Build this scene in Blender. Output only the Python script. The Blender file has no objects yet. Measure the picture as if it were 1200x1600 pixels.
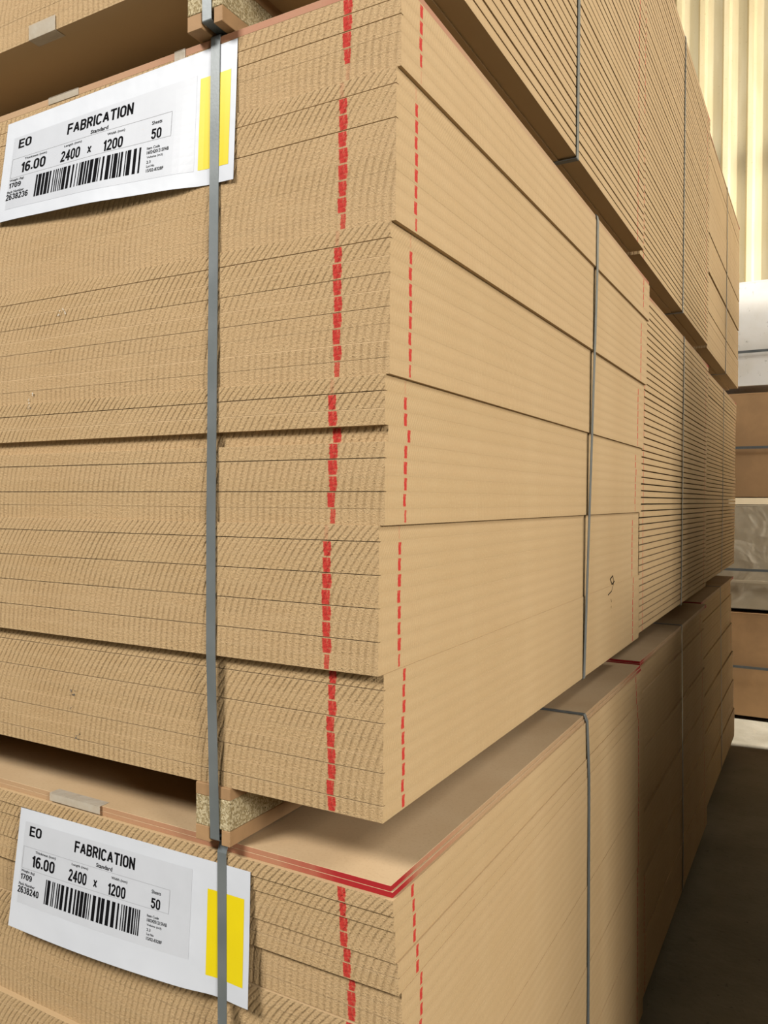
import bpy, bmesh, math, random
from mathutils import Matrix, Vector
random.seed(7)
S = bpy.context.scene
COL = S.collection

# ------------------------------------------------------------------ camera
ZO = 0.944                                   # height of the middle pack's underside above the floor
cam_d = bpy.data.cameras.new('camera'); cam = bpy.data.objects.new('camera', cam_d); COL.objects.link(cam)
cam_d.sensor_fit = 'VERTICAL'; cam_d.sensor_height = 36.0; cam_d.lens = 1233.55 * 36.0 / 1600.0
cam_d.clip_start = 0.02; cam_d.clip_end = 200
yaw, pitch, roll = -0.5087, -0.0153, 0.0051
fw = Vector((math.sin(yaw) * math.cos(pitch), math.cos(yaw) * math.cos(pitch), math.sin(pitch)))
rt = Vector((math.cos(yaw), -math.sin(yaw), 0)); up = rt.cross(fw)
r2 = rt * math.cos(roll) + up * math.sin(roll); u2 = -rt * math.sin(roll) + up * math.cos(roll)
M = Matrix(((r2.x, u2.x, -fw.x, 0.3644), (r2.y, u2.y, -fw.y, -0.6586), (r2.z, u2.z, -fw.z, 0.3125 + ZO), (0, 0, 0, 1)))
cam.matrix_world = M
S.camera = cam

# ------------------------------------------------------------------ light
S.view_settings.view_transform = 'Standard'; S.view_settings.look = 'None'
S.view_settings.gamma = 1.0; S.view_settings.use_curve_mapping = False
S.view_settings.exposure = 0.0
W = bpy.data.worlds.new('daylight'); S.world = W; W.use_nodes = True
W.node_tree.nodes['Background'].inputs[0].default_value = (1.0, 0.97, 0.92, 1)
W.node_tree.nodes['Background'].inputs[1].default_value = 0.03

def area(name, loc, target, sx, sy, power, col=(1, 1, 1)):
    d = bpy.data.lights.new(name, 'AREA'); d.shape = 'RECTANGLE'; d.size = sx; d.size_y = sy
    d.energy = power; d.color = col
    o = bpy.data.objects.new(name, d); COL.objects.link(o); o.location = loc
    o.rotation_euler = (Vector(target) - Vector(loc)).to_track_quat('-Z', 'Y').to_euler()
    return o
area('roller_door_daylight', (-2.6, -4.6, 5.8), (-0.4, 0.0, 1.2), 2.2, 1.5, 750, (1.0, 0.97, 0.93))
area('front_door_daylight', (4.2, -1.6, 2.5), (0.0, 0.6, 1.3), 1.0, 1.0, 240, (1.0, 0.97, 0.92))
area('roof_skylight', (4.4, 2.6, 5.6), (0.0, 2.8, 2.0), 1.0, 2.0, 300, (1.0, 0.97, 0.92))
area('side_door_daylight', (5.0, 4.17, 2.0), (0.0, 4.1, 0.2), 0.3, 0.9, 2700, (1.0, 0.96, 0.90))
area('outdoor_daylight', (0.0, 10.5, 4.0), (0.0, 7.0, 3.0), 8.0, 6.0, 370, (1.0, 0.95, 0.84))

# ------------------------------------------------------------------ node helper
class N:
    def __init__(s, name):
        s.m = bpy.data.materials.new(name); s.m.use_nodes = True; s.t = s.m.node_tree
        s.b = s.t.nodes['Principled BSDF']
    def n(s, typ, **kw):
        x = s.t.nodes.new(typ)
        for k, v in kw.items(): setattr(x, k, v)
        return x
    def put(s, sock, v):
        if isinstance(v, bpy.types.NodeSocket): s.t.links.new(v, sock)
        elif v is not None: sock.default_value = v
    def ma(s, op, a, b=None, c=None, clamp=False):
        x = s.n('ShaderNodeMath', operation=op, use_clamp=clamp)
        s.put(x.inputs[0], a)
        if b is not None: s.put(x.inputs[1], b)
        if c is not None: s.put(x.inputs[2], c)
        return x.outputs[0]
    def sm(s, a, lo, hi, o0=0.0, o1=1.0):
        x = s.n('ShaderNodeMapRange', interpolation_type='SMOOTHSTEP')
        for i, v in enumerate((a, lo, hi, o0, o1)): s.put(x.inputs[i], v)
        return x.outputs[0]
    def noise(s, vec, scale, detail=3, rough=0.5, out=0, dist=0.0):
        x = s.n('ShaderNodeTexNoise'); s.put(x.inputs['Vector'], vec)
        x.inputs['Scale'].default_value = scale; x.inputs['Detail'].default_value = detail
        x.inputs['Roughness'].default_value = rough; x.inputs['Distortion'].default_value = dist
        return x.outputs[out]
    K = 0.72
    def mix(s, f, a, b, mode='MIX'):
        x = s.n('ShaderNodeMix', data_type='RGBA', blend_type=mode)
        s.put(x.inputs[0], f)
        for i, v in ((6, a), (7, b)):
            s.put(x.inputs[i], (*(q * s.K for q in v), 1) if isinstance(v, tuple) and len(v) == 3 else v)
        return x.outputs[2]
    def xyz(s, v):
        x = s.n('ShaderNodeSeparateXYZ'); s.put(x.inputs[0], v); return x.outputs
    def comb(s, a, b, c):
        x = s.n('ShaderNodeCombineXYZ'); s.put(x.inputs[0], a); s.put(x.inputs[1], b); s.put(x.inputs[2], c); return x.outputs[0]
    def obj(s): return s.n('ShaderNodeTexCoord').outputs['Object']
    def bump(s, h, dist=1.0, strength=1.0):
        x = s.n('ShaderNodeBump'); x.inputs['Strength'].default_value = strength
        x.inputs['Distance'].default_value = dist; s.put(x.inputs['Height'], h)
        s.t.links.new(x.outputs[0], s.b.inputs['Normal'])
    def col(s, c): s.put(s.b.inputs['Base Color'], (*(q * s.K for q in c), 1) if isinstance(c, tuple) else c)
    def done(s, rough=0.8, metal=0.0, spec=0.3):
        s.b.inputs['Roughness'].default_value = rough; s.b.inputs['Metallic'].default_value = metal
        s.b.inputs['Specular IOR Level'].default_value = spec
        return s.m

RED = (0.58, 0.040, 0.028)
def mdf():
    m = N('mdf_sawn'); P = m.obj(); x, y, z = m.xyz(P)
    g = m.n('ShaderNodeTexCoord').outputs['Normal']; nx, ny, nz = m.xyz(g)
    anx, any_, anz = m.ma('ABSOLUTE', nx), m.ma('ABSOLUTE', ny), m.ma('ABSOLUTE', nz)
    side = m.ma('LESS_THAN', anz, 0.5); right = m.ma('GREATER_THAN', anx, 0.5); front = m.ma('GREATER_THAN', any_, 0.5)
    oi = m.n('ShaderNodeObjectInfo'); R, G, B = [o for o in m.n('ShaderNodeSeparateColor').outputs][:3]
    m.t.links.new(oi.outputs['Color'], R.node.inputs[0])
    v = m.ma('ADD', m.ma('MULTIPLY', R, 0.16), z)                 # height inside the book sawn in one pass
    arc = m.ma('SUBTRACT', 0.2, m.ma('SQRT', m.ma('SUBTRACT', 0.04, m.ma('MULTIPLY', v, v))))
    seed = m.ma('MULTIPLY', B, 7.3)
    wob = m.ma('MULTIPLY', m.ma('SUBTRACT', m.noise(m.comb(x, y, m.ma('ADD', v, seed)), 28, 2), 0.5), 0.0030)
    u = m.ma('ADD', m.ma('SUBTRACT', m.ma('ADD', x, y), arc), wob)
    ph = m.ma('MULTIPLY', m.ma('ADD', u, m.ma('MULTIPLY', B, 0.0)), 2 * math.pi / 0.0086)
    saw = m.ma('POWER', m.ma('MULTIPLY_ADD', m.ma('SINE', ph), 0.5, 0.5), 3.0)
    ph2 = m.ma('MULTIPLY', u, 2 * math.pi / 0.0047)
    saw2 = m.ma('MULTIPLY_ADD', m.ma('SINE', ph2), 0.5, 0.5)
    amp = m.ma('MULTIPLY', m.sm(m.noise(m.comb(x, y, m.ma('ADD', m.ma('MULTIPLY', v, 2.0), seed)), 9, 2), 0.3, 0.7, 0.45, 1.0), m.sm(m.noise(P, 160, 3, 0.7), 0.30, 0.55, 0.55, 1.0))
    grain = m.noise(P, 430, 3, 0.7)
    hl = m.ma('MULTIPLY', m.ma('MULTIPLY', saw, amp), -0.00155)
    hr = m.ma('MULTIPLY', m.ma('MULTIPLY', saw2, amp), -0.00026)
    h = m.ma('ADD', m.ma('MULTIPLY', hl, front), m.ma('MULTIPLY', hr, right))
    gr = m.ma('MULTIPLY', grain, m.ma('MULTIPLY_ADD', front, 0.00190, 0.00012))
    h = m.ma('ADD', m.ma('MULTIPLY', h, side), m.ma('MULTIPLY', gr, side))
    m.bump(h)
    # colour: fibre mottling, density bands through each board's thickness, slight change from book to book
    core = m.sm(m.ma('ABSOLUTE', m.ma('SUBTRACT', z, 0.008)), 0.002, 0.0078)
    streak = m.noise(m.comb(m.ma('MULTIPLY', x, 0.05), m.ma('MULTIPLY', y, 0.05), m.ma('ADD', z, seed)), 420, 3, 0.6)
    c = m.mix(m.sm(m.noise(P, 5, 3), 0.3, 0.7), (0.595, 0.415, 0.215), (0.555, 0.375, 0.185))
    c = m.mix(m.ma('MULTIPLY', m.ma('MULTIPLY', core, front), 0.25), c, (0.64, 0.46, 0.25))
    soft = m.sm(m.ma('ABSOLUTE', m.ma('SUBTRACT', z, 0.0095)), 0.0, 0.008)
    c = m.mix(m.ma('MULTIPLY', m.ma('MULTIPLY', soft, right), m.ma('MULTIPLY_ADD', B, 0.35, 0.20)), c, (0.46, 0.315, 0.150))
    c = m.mix(m.ma('MULTIPLY', m.sm(streak, 0.35, 0.65), 0.22), c, (0.54, 0.335, 0.150))
    c = m.mix(m.ma('MULTIPLY', m.ma('MULTIPLY', m.ma('MULTIPLY', saw, amp), front), 0.50), c, (0.30, 0.185, 0.075))
    c = m.mix(m.ma('MULTIPLY', m.sm(grain, 0.52, 0.75), 0.30), c, (0.78, 0.58, 0.34))
    c = m.mix(m.ma('MULTIPLY', m.sm(grain, 0.48, 0.30), m.ma('MULTIPLY_ADD', front, 0.32, 0.10)), c, (0.36, 0.225, 0.095))
    c = m.mix(m.ma('MULTIPLY', m.sm(B, 0.0, 1.0), 0.25), c, (0.70, 0.48, 0.27))
    c = m.mix(m.ma('SUBTRACT', 1.0, side), c, (0.56, 0.39, 0.21))
    # crayon line drawn down the corner of the pack
    jit = m.ma('MULTIPLY', m.ma('SUBTRACT', m.noise(m.comb(seed, m.ma('MULTIPLY', R, 9.0), 0.0), 3.7, 1), 0.5), 0.007)
    rag = m.noise(P, 210, 4, 0.75)
    def mark(coord, at, half, zin):
        d = m.ma('ABSOLUTE', m.ma('SUBTRACT', m.ma('SUBTRACT', coord, at), jit))
        e = m.ma('MULTIPLY_ADD', m.ma('SUBTRACT', rag, 0.5), 0.0065, d)
        hw = m.ma('MULTIPLY_ADD', G, half * 0.75, half * 0.38)
        k = m.sm(e, m.ma('MULTIPLY', hw, 0.7), hw, 1.0, 0.0)
        zz = m.ma('ABSOLUTE', m.ma('SUBTRACT', z, 0.0082))
        return m.ma('MULTIPLY', k, m.sm(zz, zin, zin + 0.0012, 1.0, 0.0))
    fl = m.ma('MULTIPLY', mark(x, -0.059, 0.0054, 0.0066), front)
    fr = m.ma('MULTIPLY', m.ma('MAXIMUM', mark(y, 0.042, 0.0036, 0.0056), mark(y, 1.135, 0.0036, 0.0062)), right)
    mk = m.ma('MULTIPLY', m.ma('MAXIMUM', fl, fr), m.sm(G, 0.0, 0.45))
    mk = m.ma('MULTIPLY', mk, m.sm(m.noise(P, 230, 3, 0.75), 0.28, 0.48, 0.45, 1.0))
    c = m.mix(mk, c, RED)
    m.col(c)
    return m.done(0.85, 0, 0.25)

def cover():
    m = N('cover_board'); P = m.obj(); x, y, z = m.xyz(P)
    nz = m.ma('ABSOLUTE', m.xyz(m.n('ShaderNodeTexCoord').outputs['Normal'])[2])
    side = m.ma('LESS_THAN', nz, 0.5)
    c = m.mix(m.sm(m.noise(P, 6, 4), 0.35, 0.65), (0.60, 0.43, 0.25), (0.55, 0.38, 0.21))
    c = m.mix(m.ma('MULTIPLY', m.sm(m.noise(P, 300, 2), 0.5, 0.7), 0.2), c, (0.40, 0.26, 0.13))
    c = m.mix(m.ma('MULTIPLY', side, 0.6), c, (0.44, 0.25, 0.12))
    yy = m.ma('MINIMUM', m.ma('ABSOLUTE', y), m.ma('ABSOLUTE', m.ma('SUBTRACT', y, 1.2)))
    d = m.ma('ADD', m.ma('ABSOLUTE', x), m.ma('MULTIPLY', yy, 2.4))
    spr = m.ma('ADD', d, m.ma('MULTIPLY', m.ma('SUBTRACT', m.noise(m.comb(x, y, 0.0), 26, 3), 0.5), 0.10))
    oc = m.n('ShaderNodeSeparateColor'); m.t.links.new(m.n('ShaderNodeObjectInfo').outputs['Color'], oc.inputs[0])
    a = m.ma('MULTIPLY', m.sm(spr, 0.04, 0.21, 1.0, 0.0), oc.outputs[0])
    b = m.ma('MULTIPLY', m.sm(spr, 0.15, 0.55, 0.35, 0.0), oc.outputs[1])
    c = m.mix(m.ma('MULTIPLY', m.ma('MAXIMUM', a, b), side), c, (0.40, 0.012, 0.016))
    m.col(c)
    m.bump(m.ma('MULTIPLY', m.noise(P, 500, 2), 0.0001))
    return m.done(0.7, 0, 0.3)

def plain(name, c, rough=0.6, metal=0.0, spec=0.3, var=0.12, scale=30, bump=0.0, bscale=200):
    m = N(name); P = m.obj()
    dark = tuple(v * (1 - var) for v in c)
    m.col(m.mix(m.sm(m.noise(P, scale, 4, 0.6), 0.35, 0.65), c, dark))
    if bump: m.bump(m.ma('MULTIPLY', m.noise(P, bscale, 3), bump))
    return m.done(rough, metal, spec)

def chip():
    m = N('particle_core'); P = m.obj()
    x = m.n('ShaderNodeTexVoronoi'); m.t.links.new(P, x.inputs['Vector']); x.inputs['Scale'].default_value = 520
    r = m.xyz(x.outputs['Color'])[0]
    c = m.mix(m.sm(r, 0.2, 0.9), (0.33, 0.25, 0.12), (0.62, 0.52, 0.32))
    c = m.mix(m.sm(m.noise(P, 420, 3, 0.7), 0.56, 0.66), c, (0.13, 0.10, 0.05))
    m.col(c); m.bump(m.ma('MULTIPLY', r, 0.0006)); return m.done(0.9, 0, 0.2)

def strap_mat():
    m = N('strap_steel'); P = m.obj()
    c = m.mix(m.sm(m.noise(P, 14, 3), 0.35, 0.65), (0.205, 0.225, 0.225), (0.165, 0.185, 0.185))
    w = m.sm(m.noise(P, 240, 4, 0.7), 0.70, 0.76)
    c = m.mix(m.ma('MULTIPLY', w, 0.7), c, (0.55, 0.57, 0.58))
    m.col(c); m.bump(m.ma('MULTIPLY', m.noise(P, 300, 2), 0.00006))
    return m.done(0.42, 0.25, 0.5)

def paper():
    m = N('label_paper'); P = m.obj()
    m.col(m.mix(m.sm(m.noise(P, 9, 2), 0.3, 0.7), (0.70, 0.73, 0.78), (0.66, 0.69, 0.74)))
    m.bump(m.ma('MULTIPLY', m.noise(P, 22, 2), 0.0011)); return m.done(0.45, 0, 0.4)

def concrete():
    m = N('concrete_slab'); P = m.obj()
    c = m.mix(m.sm(m.noise(P, 1.6, 6, 0.62), 0.35, 0.65), (0.29, 0.262, 0.20), (0.19, 0.166, 0.118))
    c = m.mix(m.ma('MULTIPLY', m.sm(m.noise(P, 9, 5, 0.7), 0.58, 0.72), 0.6), c, (0.13, 0.11, 0.075))
    c = m.mix(m.ma('MULTIPLY', m.sm(m.noise(P, 55, 4, 0.7), 0.63, 0.70), 0.75), c, (0.07, 0.06, 0.042))
    m.col(c); m.bump(m.ma('MULTIPLY', m.noise(P, 60, 4), 0.0008)); return m.done(0.6, 0, 0.35)

def cladding():
    m = N('translucent_cladding'); P = m.obj(); x, y, z = m.xyz(P)
    c = m.mix(m.sm(m.noise(m.comb(m.ma('MULTIPLY', x, 3.0), y, m.ma('MULTIPLY', z, 0.5)), 3, 4), 0.35, 0.65), (0.82, 0.70, 0.45), (0.74, 0.61, 0.36))
    c = m.mix(m.ma('MULTIPLY', m.sm(m.noise(P, 45, 4, 0.7), 0.60, 0.72), 0.5), c, (0.42, 0.33, 0.16))
    m.col(c); m.done(0.55, 0, 0.3)
    t = m.n('ShaderNodeBsdfTranslucent'); m.t.links.new(c, t.inputs[0])
    mx = m.n('ShaderNodeMixShader'); mx.inputs[0].default_value = 0.5
    m.t.links.new(m.b.outputs[0], mx.inputs[1]); m.t.links.new(t.outputs[0], mx.inputs[2])
    m.t.links.new(mx.outputs[0], m.t.nodes['Material Output'].inputs[0]); return m.m

def tape_mat():
    m = N('clear_tape'); P = m.obj()
    m.col(m.mix(m.noise(P, 60, 3), (0.55, 0.44, 0.30), (0.72, 0.66, 0.55))); m.done(0.2, 0, 0.6)
    m.b.inputs['Alpha'].default_value = 0.75; m.bump(m.ma('MULTIPLY', m.noise(P, 120, 2), 0.0006)); return m.m

def film():
    m = N('wrap_film'); P = m.obj()
    m.col((0.86, 0.77, 0.60)); m.done(0.18, 0, 0.6)
    a = m.sm(m.noise(P, 5, 3, 0.6, dist=1.2), 0.42, 0.70, 0.10, 0.30)
    m.put(m.b.inputs['Alpha'], a)
    m.bump(m.ma('MULTIPLY', m.noise(P, 5, 2, dist=1.5), 0.006)); return m.m

def white_pack():
    m = N('white_faced_board'); P = m.obj()
    c = m.mix(m.sm(m.noise(P, 6, 4), 0.35, 0.7), (1.02, 0.99, 0.92), (0.94, 0.89, 0.78))
    c = m.mix(m.ma('MULTIPLY', m.sm(m.noise(P, 30, 5, 0.7), 0.60, 0.70), 0.6), c, (0.28, 0.24, 0.17))
    m.col(c); return m.done(0.6, 0, 0.3)

MDF = mdf(); COVER = cover(); CHIP = chip(); STRAP = strap_mat(); PAPER = paper(); CONC = concrete(); CLAD = cladding()
TAPE = tape_mat(); FILM = film(); WHITE = white_pack()
STRIP = plain('bearer_strip_wood', (0.44, 0.26, 0.12), 0.75, var=0.2, scale=18, bump=0.0002)
STICK = plain('sticker_paper', (0.63, 0.655, 0.70), 0.35, spec=0.45, var=0.03)
INK = plain('black_ink', (0.006, 0.006, 0.007), 0.9, var=0.0, spec=0.05)
GREYINK = plain('grey_ink', (0.42, 0.43, 0.45), 0.6, var=0.0)
YEL = plain('yellow_print', (0.86, 0.68, 0.0), 0.4, spec=0.4, var=0.03)
BROWN = plain('brown_cover_board', (0.56, 0.335, 0.155), 0.75, var=0.18, scale=5)
PALE = plain('pale_board', (0.62, 0.52, 0.36), 0.7, var=0.08, scale=4)
RENDER = plain('painted_block', (0.20, 0.16, 0.10), 0.85, var=0.1, scale=3)
ROOF = plain('roof_sheet', (0.45, 0.43, 0.40), 0.7, var=0.1, scale=2)
GIRT = plain('girt_steel', (0.28, 0.25, 0.18), 0.5, var=0.1)
SMUDGE = plain('smudge_grey', (0.16, 0.14, 0.12), 0.8, var=0.3, scale=300)
SCUFF = plain('scuff_pale', (0.72, 0.64, 0.52), 0.8, var=0.15, scale=300)

# ------------------------------------------------------------------ mesh helpers
def add_box(bm, x0, x1, y0, y1, z0, z1, ch=0.0):
    r = bmesh.ops.create_cube(bm, size=1.0)
    for v in r['verts']:
        v.co = Vector((x0 + (v.co.x + .5) * (x1 - x0), y0 + (v.co.y + .5) * (y1 - y0), z0 + (v.co.z + .5) * (z1 - z0)))
    if ch:
        es = set(e for v in r['verts'] for e in v.link_edges)
        bmesh.ops.bevel(bm, geom=list(es), offset=ch, segments=1, affect='EDGES', profile=0.5)
def mesh(name, bm, mat):
    me = bpy.data.meshes.new(name); bm.normal_update(); bm.to_mesh(me); bm.free(); me.materials.append(mat); return me
def link(name, data, parent=None, loc=None, **props):
    o = bpy.data.objects.new(name, data); COL.objects.link(o)
    if parent: o.parent = parent
    if loc is not None: o.location = loc
    for k, v in props.items(): o[k] = v
    return o
def tag(o, label, cat, group=None):
    o['label'] = label; o['category'] = cat
    if group: o['group'] = group
    return o
def empty(name, loc, label, cat, group=None):
    o = link(name, None, None, loc); o.empty_display_size = 0.1
    return tag(o, label, cat, group)

# ------------------------------------------------------------------ building shell and added shade wall
bm = bmesh.new(); add_box(bm, -8, 7, -7, 10, -0.2, 0)
link('floor', mesh('floor', bm, CONC), kind='structure')
bm = bmesh.new(); add_box(bm, 0.95, 1.15, 0.42, 3.86, 0.0, 1.3); add_box(bm, 0.95, 1.15, 1.05, 3.86, 1.3, 2.0); add_box(bm, 0.95, 1.15, 1.9, 3.86, 2.0, 2.3); add_box(bm, 1.15, 5.3, 3.76, 3.86, 0.0, 2.6)  # unseen stepped wall, added to shade the aisle and hold back the side light
link('shade_wall_right', mesh('shade_wall_right', bm, RENDER), kind='structure')
# rear wall: translucent ribbed sheets on girts
WY = 7.0; GZ0, GZ1 = 4.18, 4.34
wall = link('wall_back', None, None, (0, WY, 0), kind='structure')
def rib_sheet():
    bm = bmesh.new(); prof = []; p = 0.2
    for k in range(5):
        b = k * p
        prof += [(b, 0), (b + 0.055, 0), (b + 0.075, 0.012), (b + 0.105, 0.012), (b + 0.125, 0)] if False else \
                [(b, 0.0), (b + 0.062, 0.0), (b + 0.080, -0.046), (b + 0.123, -0.046), (b + 0.141, 0.0)]
    prof.append((1.0, 0.0)); prof.append((1.062, 0.0))
    lo = [bm.verts.new((x, y, 1.9)) for x, y in prof]; hi = [bm.verts.new((x, y, 7.5)) for x, y in prof]
    for i in range(len(prof) - 1): bm.faces.new((lo[i], lo[i + 1], hi[i + 1], hi[i]))
    return mesh('cladding_sheet', bm, CLAD)
rs = rib_sheet()
for k in range(-6, 5): link('cladding_sheet', rs, wall, (k * 1.0 + 0.06, -0.0015 * (k % 2), 0))
bm = bmesh.new(); add_box(bm, -6, 5, 0.16, 0.24, GZ0, GZ1); link('girt', mesh('girt', bm, GIRT), wall)
bm = bmesh.new(); add_box(bm, -6, 5, 0.0, 0.2, 0, 1.9); link('dado', mesh('dado', bm, RENDER), wall)

# ------------------------------------------------------------------ board packs
T = 0.016; BH = 0.0636; LX, LY = 2.4, 1.2
def sheet_mesh(kind):
    bm = bmesh.new(); c = 0.00012
    if kind == 'plain': add_box(bm, -LX, 0, 0, LY, 0, T, c)
    elif kind == 'front_joint':                                   # hairline open joint below the front edge
        add_box(bm, -LX, 0, 0, LY, 0.0008, T, c); add_box(bm, -LX + .002, -0.0001, 0.004, LY - .004, 0, 0.002)
    elif kind == 'eased':                                         # upper front edge broken off to a narrow bevel
        pr = [(0, 0), (0, T - .0009), (.0007, T), (LY, T), (LY, 0)]
        a = [bm.verts.new((-LX, p, q)) for p, q in pr]; b = [bm.verts.new((0, p, q)) for p, q in pr]
        bm.faces.new(a[::-1]); bm.faces.new(b)
        for k in range(5): bm.faces.new((a[k], a[(k + 1) % 5], b[(k + 1) % 5], b[k]))
        bmesh.ops.recalc_face_normals(bm, faces=bm.faces[:])
    elif kind == 'book_joint':                                    # wide gap under the first board of a book
        add_box(bm, -LX, 0, 0, LY, 0.0075, T, c); add_box(bm, -LX + .012, -0.040, 0.0001, LY - .010, 0, 0.0085)
    else:                                                         # open joint all round
        add_box(bm, -LX, 0, 0, LY, 0.0030, T, c); add_box(bm, -LX + .012, -0.030, 0.0001, LY - .010, 0, 0.0045)
    return mesh('sheet', bm, MDF)
SM = {k: sheet_mesh(k) for k in ('plain', 'front_joint', 'open_joint', 'book_joint', 'eased')}
def cover_mesh(t):
    bm = bmesh.new(); add_box(bm, -LX, 0, 0, LY, 0, t, 0.0003); return mesh('cover_board', bm, COVER)
COVM = {t: cover_mesh(t) for t in (0.006, 0.008)}
def bearer_meshes():
    a = bmesh.new(); add_box(a, -0.024, 0.024, 0, LY, 0.017, 0.050, 0.0006)
    b = bmesh.new(); add_box(b, -0.0243, 0.0243, 0, LY, 0.0502, 0.0636, 0.0006)
    c = bmesh.new(); add_box(c, -0.0243, -0.004, 0, LY, 0.0, 0.0168, 0.0006)
    d = bmesh.new(); add_box(d, 0.0125, 0.0243, 0, LY, 0.0, 0.0168, 0.0006)
    return (mesh('bearer', a, CHIP), mesh('top_strip', b, STRIP), mesh('bottom_strip', c, STRIP), mesh('bottom_strip', d, STRIP))
BM_ = bearer_meshes()
BEARX = (-0.2155, -0.86, -1.54, -2.18)

def hull(pts):
    pts = sorted(set((round(a, 5), round(b, 5)) for a, b in pts))
    def half(ps):
        h = []
        for p in ps:
            while len(h) >= 2 and (h[-1][0] - h[-2][0]) * (p[1] - h[-2][1]) - (h[-1][1] - h[-2][1]) * (p[0] - h[-2][0]) <= 1e-9: h.pop()
            h.append(p)
        return h
    a = half(pts); b = half(pts[::-1]); return a[:-1] + b[:-1]
def offset_path(h, d, r):
    """hull moved out by d, with rounded corners"""
    out = []; n = len(h)
    for i in range(n):
        p0, p, p1 = Vector(h[i - 1]), Vector(h[i]), Vector(h[(i + 1) % n])
        e0 = (p - p0).normalized(); e1 = (p1 - p).normalized()
        n0 = Vector((e0.y, -e0.x)); n1 = Vector((e1.y, -e1.x))
        ang = math.acos(max(-1, min(1, e0.dot(e1))))
        steps = 5 if ang > 0.3 else 1
        for k in range(steps):
            t = k / max(1, steps - 1) if steps > 1 else 0.5
            nn = (n0 * (1 - t) + n1 * t).normalized()
            out.append(p + nn * d)
    return out
def strap_mesh(path2d, to3d, width, thick=0.0009):
    bm = bmesh.new(); n = len(path2d); rings = []
    for i in range(n):
        p0, p, p1 = path2d[i - 1], path2d[i], path2d[(i + 1) % n]
        e = (p1 - p0).normalized(); nn = Vector((e.y, -e.x))
        q = p + nn * thick
        rings.append([bm.verts.new(to3d(*a, s)) for a, s in ((p, -width / 2), (p, width / 2), (q, width / 2), (q, -width / 2))])
    for i in range(n):
        a, b = rings[i], rings[(i + 1) % n]
        for k in range(4): bm.faces.new((a[k], a[(k + 1) % 4], b[(k + 1) % 4], b[k]))
    bmesh.ops.recalc_face_normals(bm, faces=bm.faces[:])
    return mesh('strap', bm, STRAP)

def pack(x0, y0, z0, label, sheets, covers, side_strap_y=0.72, straps=(0, 3), spray=(1.0, 1.0)):
    """sheets: list from the bottom of (dx, dy, kind, row in book, mark, tint)"""
    e = empty('board_pack', (x0, y0, z0), label, 'board pack', 'strapped packs of fibreboard sheets')
    for bx in BEARX:
        b = link('bearer', BM_[0], e, (bx, 0.0, 0))
        for nm, me in (('top_strip', BM_[1]), ('bottom_strip', BM_[2]), ('bottom_strip', BM_[3])): link(nm, me, b)
    z = BH; yz = []; xz = []
    for bx in (0,): yz += [(0.001, 0.006), (LY - .001, 0.006)]
    for i, (dx, dy, kind, row, mark, tint) in enumerate(sheets):
        o = link('sheet', SM[kind], e, (dx, dy, z)); o.color = (row * T / 0.16, mark, tint, 1)
        for zz in (z + .001, z + T): yz += [(dy, zz), (dy + LY, zz)]; xz += [(dx, zz), (dx - LX, zz)]
        if i == 0: xz += [(dx, z), (dx - LX, z)]
        z += T
    for (t, dx, dy) in covers:
        cb = link('cover_board', COVM[t], e, (dx, dy, z)); z += t; cb.color = (*spray, 0, 1)
        yz += [(dy, z), (dy + LY, z)]; xz += [(dx, z), (dx - LX, z)]
    p = offset_path(hull(yz), 0.0012, 0.003)
    for k in straps:
        bx = BEARX[k] + 0.004
        link('strap', strap_mesh(p, lambda a, b, s: (bx + s, a, b), 0.0125), e)
    q = offset_path(hull(xz), 0.0010, 0.003)
    link('strap', strap_mesh(q, lambda a, b, s: (a, side_strap_y + s, b), 0.0125), e)
    return e

# --- the near middle pack, joint by joint (D open joint below, P proud of the sheet above)
def main_sheets():
    bx = [-0.004, -0.005, 0.000, 0.004, 0.009, 0.013]
    by = [0.0030, -0.0060, -0.0042, -0.0028, -0.0015, 0.0]
    dark = {1, 3, 6, 8, 9 + 2, 9 + 4, 9 + 6, 9 + 8, 18 + 2, 18 + 4, 18 + 8, 27 + 8, 36 + 6, 36 + 8, 45 + 3, 45 + 4, 45 + 5}
    thin = {2, 10, 14}
    out = []
    rnd = random.Random(3)
    for i in range(50):
        b = min(i // 9, 5); row = i - 9 * b
        dy = by[b] + rnd.uniform(-0.0002, 0.0002); dx = bx[b] + rnd.uniform(-0.00006, 0.00006)
        if i == 23: dy += 0.0065                                  # one board pushed in
        if i in (3, 22, 24, 28, 30, 31, 33): dy -= 0.0003
        kind = 'front_joint' if i in dark else 'eased' if i in (3, 22, 24, 28, 30, 31, 33, 26, 35, 44, 17) else 'plain'
        mark = {0: 0.35, 7: 0.75, 8: 0.12}.get(row, rnd.uniform(0.7, 1.0))
        if b == 0: mark = rnd.uniform(0.6, 0.9)
        if b == 5: mark = (0.12, 0.5, 0.85, 0.9, 0.9, 0.9)[min(row, 5)]
        out.append((dx, dy, kind, row, mark, rnd.random() * 0.35 + 0.1 * b))
    return out
NEAR = pack(0, 0, ZO - BH, 'middle-tier pack of fibreboard nearest the camera, with red crayon dashes at its sharp corner', main_sheets(),
            [(0.008, 0.012, 0.0)], side_strap_y=0.728, spray=(0.45, 0.9))

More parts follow.
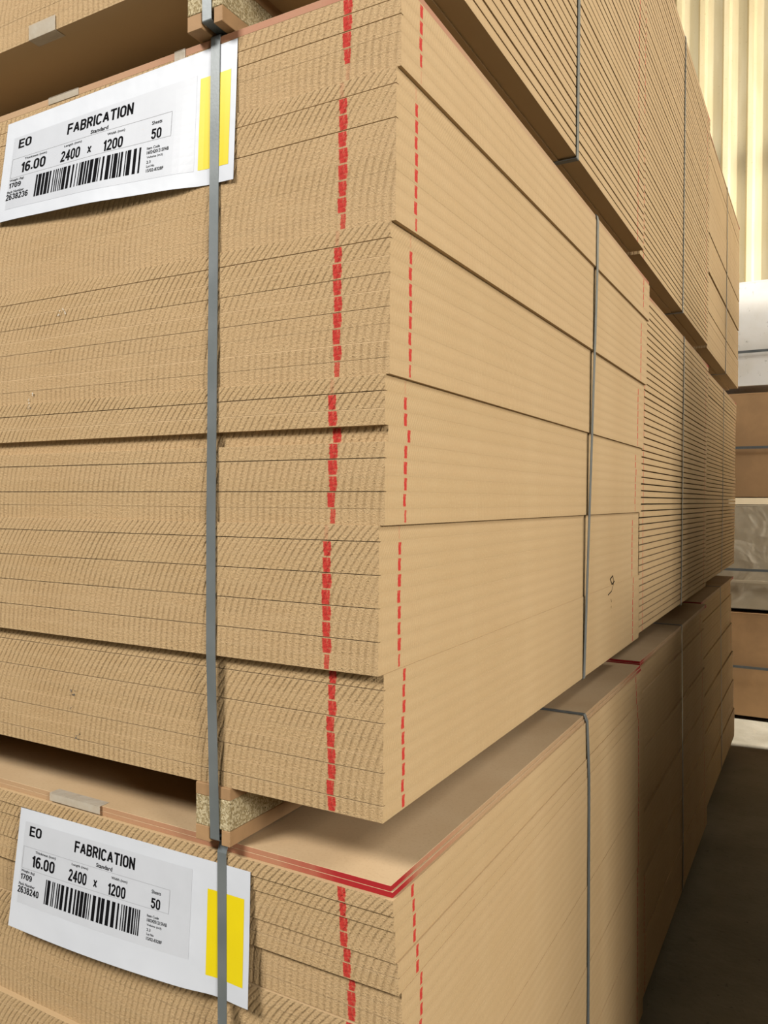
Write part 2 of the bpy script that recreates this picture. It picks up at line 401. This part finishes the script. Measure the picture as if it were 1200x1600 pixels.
def low_sheets():
    rnd = random.Random(5); out = []
    dys = [-0.0045, -0.0025, -0.0005, -0.0002, 0.0018, 0.0020, 0.0075, 0.0080, 0.0086]
    dxs = [0.0022, 0.0025, 0.0028, 0.0030, 0.0050, 0.0055, 0.0062, 0.0064, 0.0066]
    for k in range(50):                                           # k from the top
        b = k // 9; r = k % 9
        if k < 9: dy, dx = dys[k], dxs[k]
        else: dy = 0.009 + 0.0012 * (r if b == 1 else (r * 0.5)) - 0.002 * (b % 2); dx = 0.0068 + rnd.uniform(-.00008, .00008) + 0.0007 * (b - 1)
        kind = 'front_joint' if rnd.random() < 0.45 else 'plain'
        row = 8 - r
        out.append((dx, dy + rnd.uniform(-.0002, .0002), kind, row, rnd.uniform(0.55, 0.85), rnd.random() * 0.5))
    return out[::-1]
LOW = pack(0.0, 0.017, 0.0024, 'bottom-tier pack nearest the camera, with bright red corner on its two cover boards', low_sheets(),
           [(0.006, -0.0005, 0.0), (0.006, -0.0025, 0.0)], side_strap_y=0.712)

def loose(seed, joint, bj=0.002, sj=0.0004, lean=0.0, mark=0.45, books=(9, 9, 9, 9, 9, 5), step=0.0):
    rnd = random.Random(seed); out = []; i = 0
    for bi, nb in enumerate(books):
        ox = rnd.uniform(-bj, bj) + (2.5 - bi) * step; oy = rnd.uniform(-bj, bj); tint = rnd.random() * 0.6
        for r in range(nb):
            out.append((ox + rnd.uniform(-sj, sj) + lean * i / 50, oy + rnd.uniform(-sj, sj), joint if (joint != 'book' ) else ('book_joint' if r == 0 else 'plain'),
                        r, mark, tint + rnd.uniform(-.05, .05))); i += 1
    return out
TOPZ = ZO + 0.8 + 0.008 + 0.0024
pack(0.003, -0.018, TOPZ, 'top-tier pack above the labelled pack, its edge showing open dark joints between sheets', loose(11, 'open_joint', 0.0005),
     [(0.008, 0, 0)], side_strap_y=0.65)
pack(-0.012, 1.245, ZO - BH, 'middle-tier pack second from the camera, with dark-lined sheet edges', loose(12, 'open_joint', 0.0012, lean=0.0),
     [(0.008, 0.001, 0)], side_strap_y=0.62)
pack(-0.030, 2.49, ZO - BH, 'middle-tier pack third from the camera, at the far end of the row', loose(13, 'open_joint', 0.0015),
     [(0.008, 0, 0)], side_strap_y=0.62)
pack(-0.012, 1.262, 0.0024, 'bottom-tier pack second from the camera, sheets stepped in shaded books', loose(14, 'plain', 0.0008, sj=0.0003, mark=0.6, step=0.0045),
     [(0.006, 0, 0), (0.006, 0, 0)], side_strap_y=0.62)
pack(-0.035, 2.50, 0.0024, 'bottom-tier pack third from the camera, its far end catching daylight', loose(15, 'plain', 0.0008, sj=0.0003, mark=0.5, step=0.005),
     [(0.006, 0, 0), (0.006, 0, 0)], side_strap_y=0.62)
pack(-0.010, 1.205, TOPZ, 'top-tier pack second from the camera, with evenly ruled sheet edges', loose(16, 'open_joint', 0.0005),
     [(0.008, 0, 0)], side_strap_y=0.62)
pack(-0.022, 2.48, TOPZ, 'top-tier pack third from the camera, divided into plain blocks by dark gaps', loose(17, 'book', 0.0015, mark=0),
     [(0.008, 0, 0)], side_strap_y=0.62)

# ------------------------------------------------------------------ heavy gothic lettering drawn with strokes
def arc(cx, cy, rx, ry, a0, a1, n=10):
    return [(cx + rx * math.cos(math.radians(a0 + (a1 - a0) * k / n)), cy + ry * math.sin(math.radians(a0 + (a1 - a0) * k / n))) for k in range(n + 1)]
def glyphs():
    w, m = 0.50, 0.25
    O = [arc(m, .74, .25, .26, 0, 180) + arc(m, .26, .25, .26, 180, 360) + [(w, .74)]]
    bow = lambda y0, y1: [(0, y1)] + [(.26, y1)] + arc(.28, (y0 + y1) / 2, .22, (y1 - y0) / 2, 90, -90, 8) + [(0, y0)]
    return {
        'F': (.46, [[(0, 0), (0, 1)], [(0, 1), (.46, 1)], [(0, .52), (.40, .52)]]),
        'E': (.46, [[(0, 0), (0, 1)], [(0, 1), (.46, 1)], [(0, .52), (.40, .52)], [(0, 0), (.47, 0)]]),
        'A': (.58, [[(0, 0), (.29, 1)], [(.29, 1), (.58, 0)], [(.11, .32), (.47, .32)]]),
        'B': (w, [[(0, 0), (0, 1)], bow(.53, 1), bow(0, .53)]),
        'R': (w, [[(0, 0), (0, 1)], bow(.50, 1), [(.26, .50), (.50, 0)]]),
        'I': (.0, [[(0, 0), (0, 1)]]), 'T': (.52, [[(0, 1), (.52, 1)], [(.26, 0), (.26, 1)]]),
        'C': (w, [arc(m, .72, .25, .28, 15, 180) + arc(m, .28, .25, .28, 180, 345)]),
        'N': (w, [[(0, 0), (0, 1)], [(0, 1), (.5, 0)], [(.5, 0), (.5, 1)]]), 'O': (w, O), '0': (.44, [[(x * .88, y) for x, y in O[0]]]),
        'X': (.5, [[(0, 0), (.5, 1)], [(0, 1), (.5, 0)]]), '1': (.24, [[(.24, 0), (.24, 1)], [(.24, 1), (0, .76)]]),
        '2': (.44, [arc(.22, .75, .22, .25, 170, -20, 9) + [(.0, .0)], [(0, 0), (.45, 0)]]),
        '3': (.44, [arc(.21, .76, .21, .24, 165, -90, 10), arc(.21, .27, .23, .27, 90, -165, 10)]),
        '4': (.48, [[(.36, 0), (.36, 1)], [(.36, 1), (0, .28)], [(0, .28), (.50, .28)]]),
        '5': (.44, [[(.42, 1), (.06, 1)], [(.06, 1), (.02, .52)], arc(.20, .33, .24, .33, 140, -165, 12)]),
        '6': (.44, [arc(.22, .30, .22, .30, 0, 360, 16), [(0, .30)] + arc(.26, .62, .26, .38, 180, 45, 8)]),
        '7': (.44, [[(0, 1), (.44, 1)], [(.44, 1), (.14, 0)]]), '8': (.44, [arc(.22, .76, .20, .24, 0, 360, 14), arc(.22, .26, .22, .26, 0, 360, 14)]),
        '9': (.44, [arc(.22, .70, .22, .30, 0, 360, 16), [(.44, .70)] + arc(.18, .38, .26, .38, 0, -135, 8)]),
        '.': (.0, [[(0, .080), (0, .100)]])}
GL = glyphs()
def gothic(text, t=0.105):
    bm = bmesh.new(); x = 0.0
    for ch in text:
        w, strokes = GL[ch]
        for st in strokes:
            n = len(st); L = []; closed = (Vector(st[0]) - Vector(st[-1])).length < 1e-4
            for i in range(n):
                p = Vector(st[i]); a = Vector(st[i - 1]) if i else (Vector(st[-2]) if closed else None)
                b = Vector(st[i + 1]) if i < n - 1 else (Vector(st[1]) if closed else None)
                d = ((p - a).normalized() if a is not None and (p - a).length > 1e-6 else Vector((0, 0))) + ((b - p).normalized() if b is not None and (b - p).length > 1e-6 else Vector((0, 0)))
                d.normalize(); nn = Vector((-d.y, d.x)) * t
                e = d * (t * .95 if not closed and i == n - 1 and abs(d.x * d.y) < 1e-3 else (-t * .95 if not closed and i == 0 and abs(d.x * d.y) < 1e-3 else 0))
                L.append((bm.verts.new((x + (p + e + nn).x, (p + e + nn).y, 0)), bm.verts.new((x + (p + e - nn).x, (p + e - nn).y, 0))))
            for i in range(n - 1): bm.faces.new((L[i][0], L[i][1], L[i + 1][1], L[i + 1][0]))
        x += w + 0.30
    me = bpy.data.meshes.new('t'); bm.to_mesh(me); bm.free(); return me

# ------------------------------------------------------------------ labels
def label_thing(pack_z, y_of, corners, number, lay, text_label, bulge):
    """corners: TL, TR, BR, BL as (x, z) on the pack's front; lay maps layout (u,v) to the label's (u,v)"""
    TL, TR, BR, BL = [Vector(c) for c in corners]
    cx, cz = (TL.x + BR.x) / 2, (TL.y + BR.y) / 2
    def at(u, v, lift=0.0):
        p = (BL * (1 - u) + BR * u) * (1 - v) + (TL * (1 - u) + TR * u) * v
        return Vector((p.x - cx, y_of(p.y) - bulge(u, v) - lift, p.y - cz))
    root = empty('paper_label', (cx, 0, cz), text_label, 'label', 'printed pack labels')
    nu, nv = 40, 16
    bm = bmesh.new()
    fr = [[bm.verts.new(at(i / nu, j / nv, 0.00015)) for j in range(nv + 1)] for i in range(nu + 1)]
    bk = [[bm.verts.new(at(i / nu, j / nv, -0.00010)) for j in range(nv + 1)] for i in range(nu + 1)]
    for i in range(nu):
        for j in range(nv):
            bm.faces.new((fr[i][j], fr[i + 1][j], fr[i + 1][j + 1], fr[i][j + 1]))
            bm.faces.new((bk[i][j], bk[i][j + 1], bk[i + 1][j + 1], bk[i + 1][j]))
    for f in bm.faces: f.smooth = True
    link('backing_sheet', mesh('backing_sheet', bm, PAPER), root)
    def patch(bm, u0, v0, u1, v1, lift, n=1, m=1, mapper=None):
        mp = mapper or (lambda u, v: (u, v))
        g = [[bm.verts.new(at(*mp(u0 + (u1 - u0) * i / n, v0 + (v1 - v0) * j / m), lift)) for j in range(m + 1)] for i in range(n + 1)]
        for i in range(n):
            for j in range(m): bm.faces.new((g[i][j], g[i + 1][j], g[i + 1][j + 1], g[i][j + 1]))
    bm = bmesh.new(); patch(bm, 0.045, 0.115, 0.855, 0.83, 0.00030, 32, 12, lay)
    st = link('sticker', mesh('sticker', bm, STICK), root)
    bm = bmesh.new(); patch(bm, *lay.yel[:2], *lay.yel[2:], 0.00030, 6, 12)
    link('yellow_panel', mesh('yellow_panel', bm, YEL), root)
    # ruled box
    bm = bmesh.new(); w = 0.0016; h = w * 2.2
    for (a, b, c, d) in ((0.05, 0.613, 0.767, 0.613 + h), (0.05, 0.423, 0.767, 0.423 + h), (0.05, 0.423, 0.05 + w, 0.613), (0.766, 0.423, 0.766 + w, 0.613)):
        patch(bm, a, b, c, d, 0.00045, 24 if c - a > .1 else 1, 1, lay)
    link('ruled_box', mesh('ruled_box', bm, GREYINK), root)
    # bar code
    rb = random.Random(number); bm = bmesh.new(); u = 0.190
    while u < 0.650:
        wb = rb.choice((0.004, 0.005, 0.008, 0.012, 0.015)); wb = min(wb, 0.655 - u)
        patch(bm, u, 0.180, u + wb, 0.390, 0.00045, 1, 4, lay); u += wb + rb.choice((0.004, 0.004, 0.006, 0.010))
    link('bar_code', mesh('bar_code', bm, INK), root)
    # lettering
    lines = [('EO', .073, .712, .138, .800, 1), ('FABRICATION', .315, .690, .607, .788, 1), ('Standard', .429, .625, .506, .660, .4),
             ('Thickness (mm)', .116, .572, .226, .600, .1), ('16.00', .102, .455, .225, .556, .8), ('Length (mm)', .310, .572, .392, .598, .1),
             ('2400', .300, .445, .390, .545, .8), ('X', .424, .458, .442, .518, .6), ('Width (mm)', .506, .560, .580, .588, .1),
             ('1200', .494, .434, .576, .530, .8), ('Sheets', .690, .550, .730, .580, .1), ('50', .690, .432, .730, .516, .8),
             ('Weight (kg)', .050, .385, .125, .412, .1), ('1709', .050, .325, .113, .375, .5), ('Pack Number', .045, .272, .134, .298, .1),
             (number, .042, .205, .158, .265, .5), ('Item Code', .678, .356, .728, .378, .1), ('16024201215FAB', .679, .318, .763, .346, .2),
             ('Volume (m3)', .680, .280, .742, .302, .1), ('2.3', .681, .243, .697, .266, .2), ('Lot No', .682, .210, .712, .230, .1),
             ('15/02-8328F', .682, .172, .748, .198, .2)]
    bm = bmesh.new()
    for s, u0, v0, u1, v1, wt in lines:
        if wt >= 0.5: me = gothic(s)
        else:
            cu = bpy.data.curves.new('t', 'FONT'); cu.body = s; cu.size = 1.0; cu.offset = 0.010 + 0.03 * wt; cu.resolution_u = 3
            ob = bpy.data.objects.new('t', cu); COL.objects.link(ob)
            me = bpy.data.meshes.new_from_object(ob.evaluated_get(bpy.context.evaluated_depsgraph_get()))
            bpy.data.objects.remove(ob); bpy.data.curves.remove(cu)
        xs = [v.co.x for v in me.vertices]; ax, bx = min(xs), max(xs)
        ys = [v.co.y for v in me.vertices]; ay, by = min(ys), max(ys)
        for v in me.vertices:
            uu = u0 + (v.co.x - ax) / (bx - ax) * (u1 - u0); vv = v0 + (v.co.y - ay) / (by - ay) * (v1 - v0)
            v.co = at(*lay(uu, vv), 0.00048)
        bm.from_mesh(me); bpy.data.meshes.remove(me)
    bmesh.ops.recalc_face_normals(bm, faces=bm.faces[:])
    link('printed_text', mesh('printed_text', bm, INK), root, kind='stuff')
    return root
def lay1(u, v): return u, v
lay1.yel = (0.868, 0.118, 0.980, 0.797)
def lay2(u, v): return 0.93 * u - 0.010, 0.95 * v + 0.112
lay2.yel = (0.845, 0.140, 0.980, 0.790)
def bulge1(u, v):
    k = math.exp(-((u - 0.90) / 0.07) ** 2)
    return 0.0105 * (1 - v) ** 1.3 * (1 - k) * (0.35 + math.sin(math.pi * min(1, max(0, u / 0.85))) * 0.65) + 0.0006 * math.sin(u * 17) * (1 - k) * (1 - v)
def bulge2(u, v):
    k = math.exp(-((u - 0.885) / 0.07) ** 2)
    return 0.0090 * (1 - v) ** 1.2 * (1 - k) * (0.4 + 0.6 * math.sin(math.pi * min(1, max(0, u / 0.85))))
def lerp(z, a, ya, b, yb): return ya + (yb - ya) * (z - a) / (b - a)
label_thing(0, lambda z: lerp(z, ZO + .808, -0.0005, ZO + .288, -0.0066) - 0.0002,
            [(-.559, ZO + .793), (-.182, ZO + .799), (-.184, ZO + .650), (-.578, ZO + .668)], '2638236', lay1,
            'white printed label strapped to the upper, middle-tier pack, pack number 2638236', bulge1)
label_thing(0, lambda z: lerp(z, ZO - .094, 0.0120, 0.0, 0.0222) - 0.0006,
            [(-.553, ZO - .094), (-.172, ZO - .090), (-.174, ZO - .240), (-.578, ZO - .256)], '2638240', lay2,
            'white printed label strapped to the bottom-tier pack, pack number 2638240', bulge2)

# ------------------------------------------------------------------ packs closing the end of the aisle
BACKX, BACKY = -1.75, 4.32
def back_pack(z0, label, kind):
    w, d, h = 2.4, 1.2, 0.618
    e = empty('board_pack', (BACKX, BACKY, z0), label, 'board pack', 'packs stacked across the end of the aisle')
    mat = {'white': WHITE, 'brown': BROWN, 'film': PALE}[kind]
    for bx in (0.3, 1.2, 2.1):
        bm = bmesh.new(); add_box(bm, bx - 0.04, bx + 0.04, 0.01, d - 0.01, 0, 0.022, 0.001); link('bearer', mesh('bearer', bm, STRIP), e)
    bm = bmesh.new(); add_box(bm, 0.012, w - 0.012, 0.012, d - 0.012, 0.022, h - 0.010); link('board_stack', mesh('board_stack', bm, mat), e)
    for nm, b in (('front_cover', (0, w, 0, 0.010, 0.022, h - 0.010)), ('back_cover', (0, w, d - 0.010, d, 0.022, h - 0.010)),
                  ('side_cover', (0, 0.010, 0.0105, d - 0.0105, 0.022, h - 0.010)), ('side_cover', (w - 0.010, w, 0.0105, d - 0.0105, 0.022, h - 0.010)),
                  ('top_cover', (0, w, 0, d, h - 0.0098, h - 0.0005))):
        bm = bmesh.new(); add_box(bm, *b, 0.001); link(nm, mesh(nm, bm, mat), e)
    if kind == 'film':
        bm = bmesh.new(); add_box(bm, -0.006, w + 0.006, -0.006, d + 0.006, 0.020, h + 0.0)
        bmesh.ops.subdivide_edges(bm, edges=bm.edges[:], cuts=10, use_grid_fill=True)
        rr = random.Random(2)
        for v in bm.verts:
            if v.co.y < 0: v.co.y -= 0.004 * rr.random()
        link('wrap_film', mesh('wrap_film', bm, FILM), e)
        bm = bmesh.new(); add_box(bm, -0.008, w + 0.008, -0.012, -0.007, 0.17, 0.185); link('film_seam', mesh('film_seam', bm, PALE), e)
    path = [Vector(p) for p in ((-.013, -.013), (w + .013, -.013), (w + .013, d + .013), (-.013, d + .013))]
    zs = {'white': 0.215, 'brown': 0.305, 'film': 0.245}[kind]
    link('strap', strap_mesh(path, lambda a, b, s: (a, b, zs + s), 0.015), e)
back_pack(0.0, 'brown-covered pack on the floor at the end of the aisle', 'brown')
back_pack(0.620, 'plastic-wrapped pale pack on the brown floor-level pack at the aisle end', 'film')
back_pack(1.262, 'brown-covered pack under the white pack at the end of the aisle', 'brown')
back_pack(1.900, 'white-faced mottled pack, topmost at the end of the aisle', 'white')

# ------------------------------------------------------------------ tape, scuffs and smudges on the near packs
def tape_piece(parent, x0, x1, z0, z1, y, ztop):
    bm = bmesh.new(); ox, oy, oz = parent.location
    n = 6
    for i in range(n):
        a = x0 + (x1 - x0) * i / n; b = x0 + (x1 - x0) * (i + 1) / n
        add_box(bm, a - ox, b - ox, y - 0.0007 - oy, y - 0.0003 - oy, z0 - oz, z1 - oz)
    add_box(bm, x0 - ox, x1 - ox, y - 0.0007 - oy, y + 0.014 - oy, ztop - oz, ztop + 0.0004 - oz)
    bmesh.ops.remove_doubles(bm, verts=bm.verts[:], dist=1e-5)
    link('tape', mesh('tape', bm, TAPE), parent)
PK = {o['label'][:24]: o for o in COL.objects if o.get('category') == 'board pack'}
top_pack = [o for k, o in PK.items() if k.startswith('top-tier pack above')][0]
cz = top_pack.location.z + BH
tape_piece(top_pack, -.494, -.446, cz - 0.0004, cz + 0.017, top_pack.location.y - 0.0006, cz - 0.0009)
tape_piece(NEAR, -.482, -.428, ZO + .800, ZO + .8076, 0.0, ZO + .8081)
tape_piece(NEAR, -.272, -.256, ZO + .794, ZO + .8076, 0.0, ZO + .8081)
tape_piece(LOW, -.500, -.408, ZO - .0755, ZO - .0660, 0.0145, ZO - .0658)

def blotch(name, parent, mat, x, z, y, w, h, seed):
    rr = random.Random(seed); bm = bmesh.new(); ox, oy, oz = parent.location
    for k in range(7):
        cx = x + rr.uniform(-w, w); cz_ = z + rr.uniform(-h, h); r = rr.uniform(.10, .35) * min(w, h)
        vs = [bm.verts.new((cx + r * rr.uniform(.5, 1.2) * math.cos(t * math.pi / 4) - ox, y - oy, cz_ + r * rr.uniform(.5, 1.3) * math.sin(t * math.pi / 4) - oz)) for t in range(8)]
        bm.faces.new(vs)
    link(name, mesh(name, bm, mat), parent, None, kind='stuff')
Y1 = 0.0030 - 0.0006
blotch('smudge', NEAR, SMUDGE, -.442, ZO + .073, Y1, .006, .004, 1)
blotch('smudge', NEAR, SMUDGE, -.445, ZO + .054, Y1, .005, .002, 2)
blotch('smudge', NEAR, SMUDGE, -.434, ZO + .020, Y1, .004, .004, 3)
blotch('scuff', NEAR, SCUFF, -.512, ZO + .436, -0.0028 - 0.0016, .005, .009, 4)
blotch('scuff', NEAR, SMUDGE, -.514, ZO + .424, -0.0028 - 0.0016, .004, .003, 5)
blotch('scuff', NEAR, SCUFF, -.454, ZO + .540, -0.0028 - 0.0016, .007, .004, 6)
# black pen scribble on the near pack's long side edge
pts = [(.905, .128), (.935, .133), (.955, .150), (.945, .163), (.925, .158), (.940, .146), (.960, .151)]
bm = bmesh.new()
def pen(ps, x):
    for (a, b), (c, d) in zip(ps[:-1], ps[1:]):
        e = Vector((c - a, d - b)).normalized(); n = Vector((-e.y, e.x)) * 0.0011
        bm.faces.new([bm.verts.new((x, p + q * n.x, ZO - (ZO - BH) + z + q * n.y)) for p, z, q in ((a, b, 1), (a, b, -1), (c, d, -1), (c, d, 1))])
XP = -0.0039
pen(pts, XP)
pen([(.93, .118), (.935, .111)], XP); pen([(.934, .104), (.932, .099)], XP)
link('pen_mark', mesh('pen_mark', bm, INK), NEAR, None, kind='stuff')
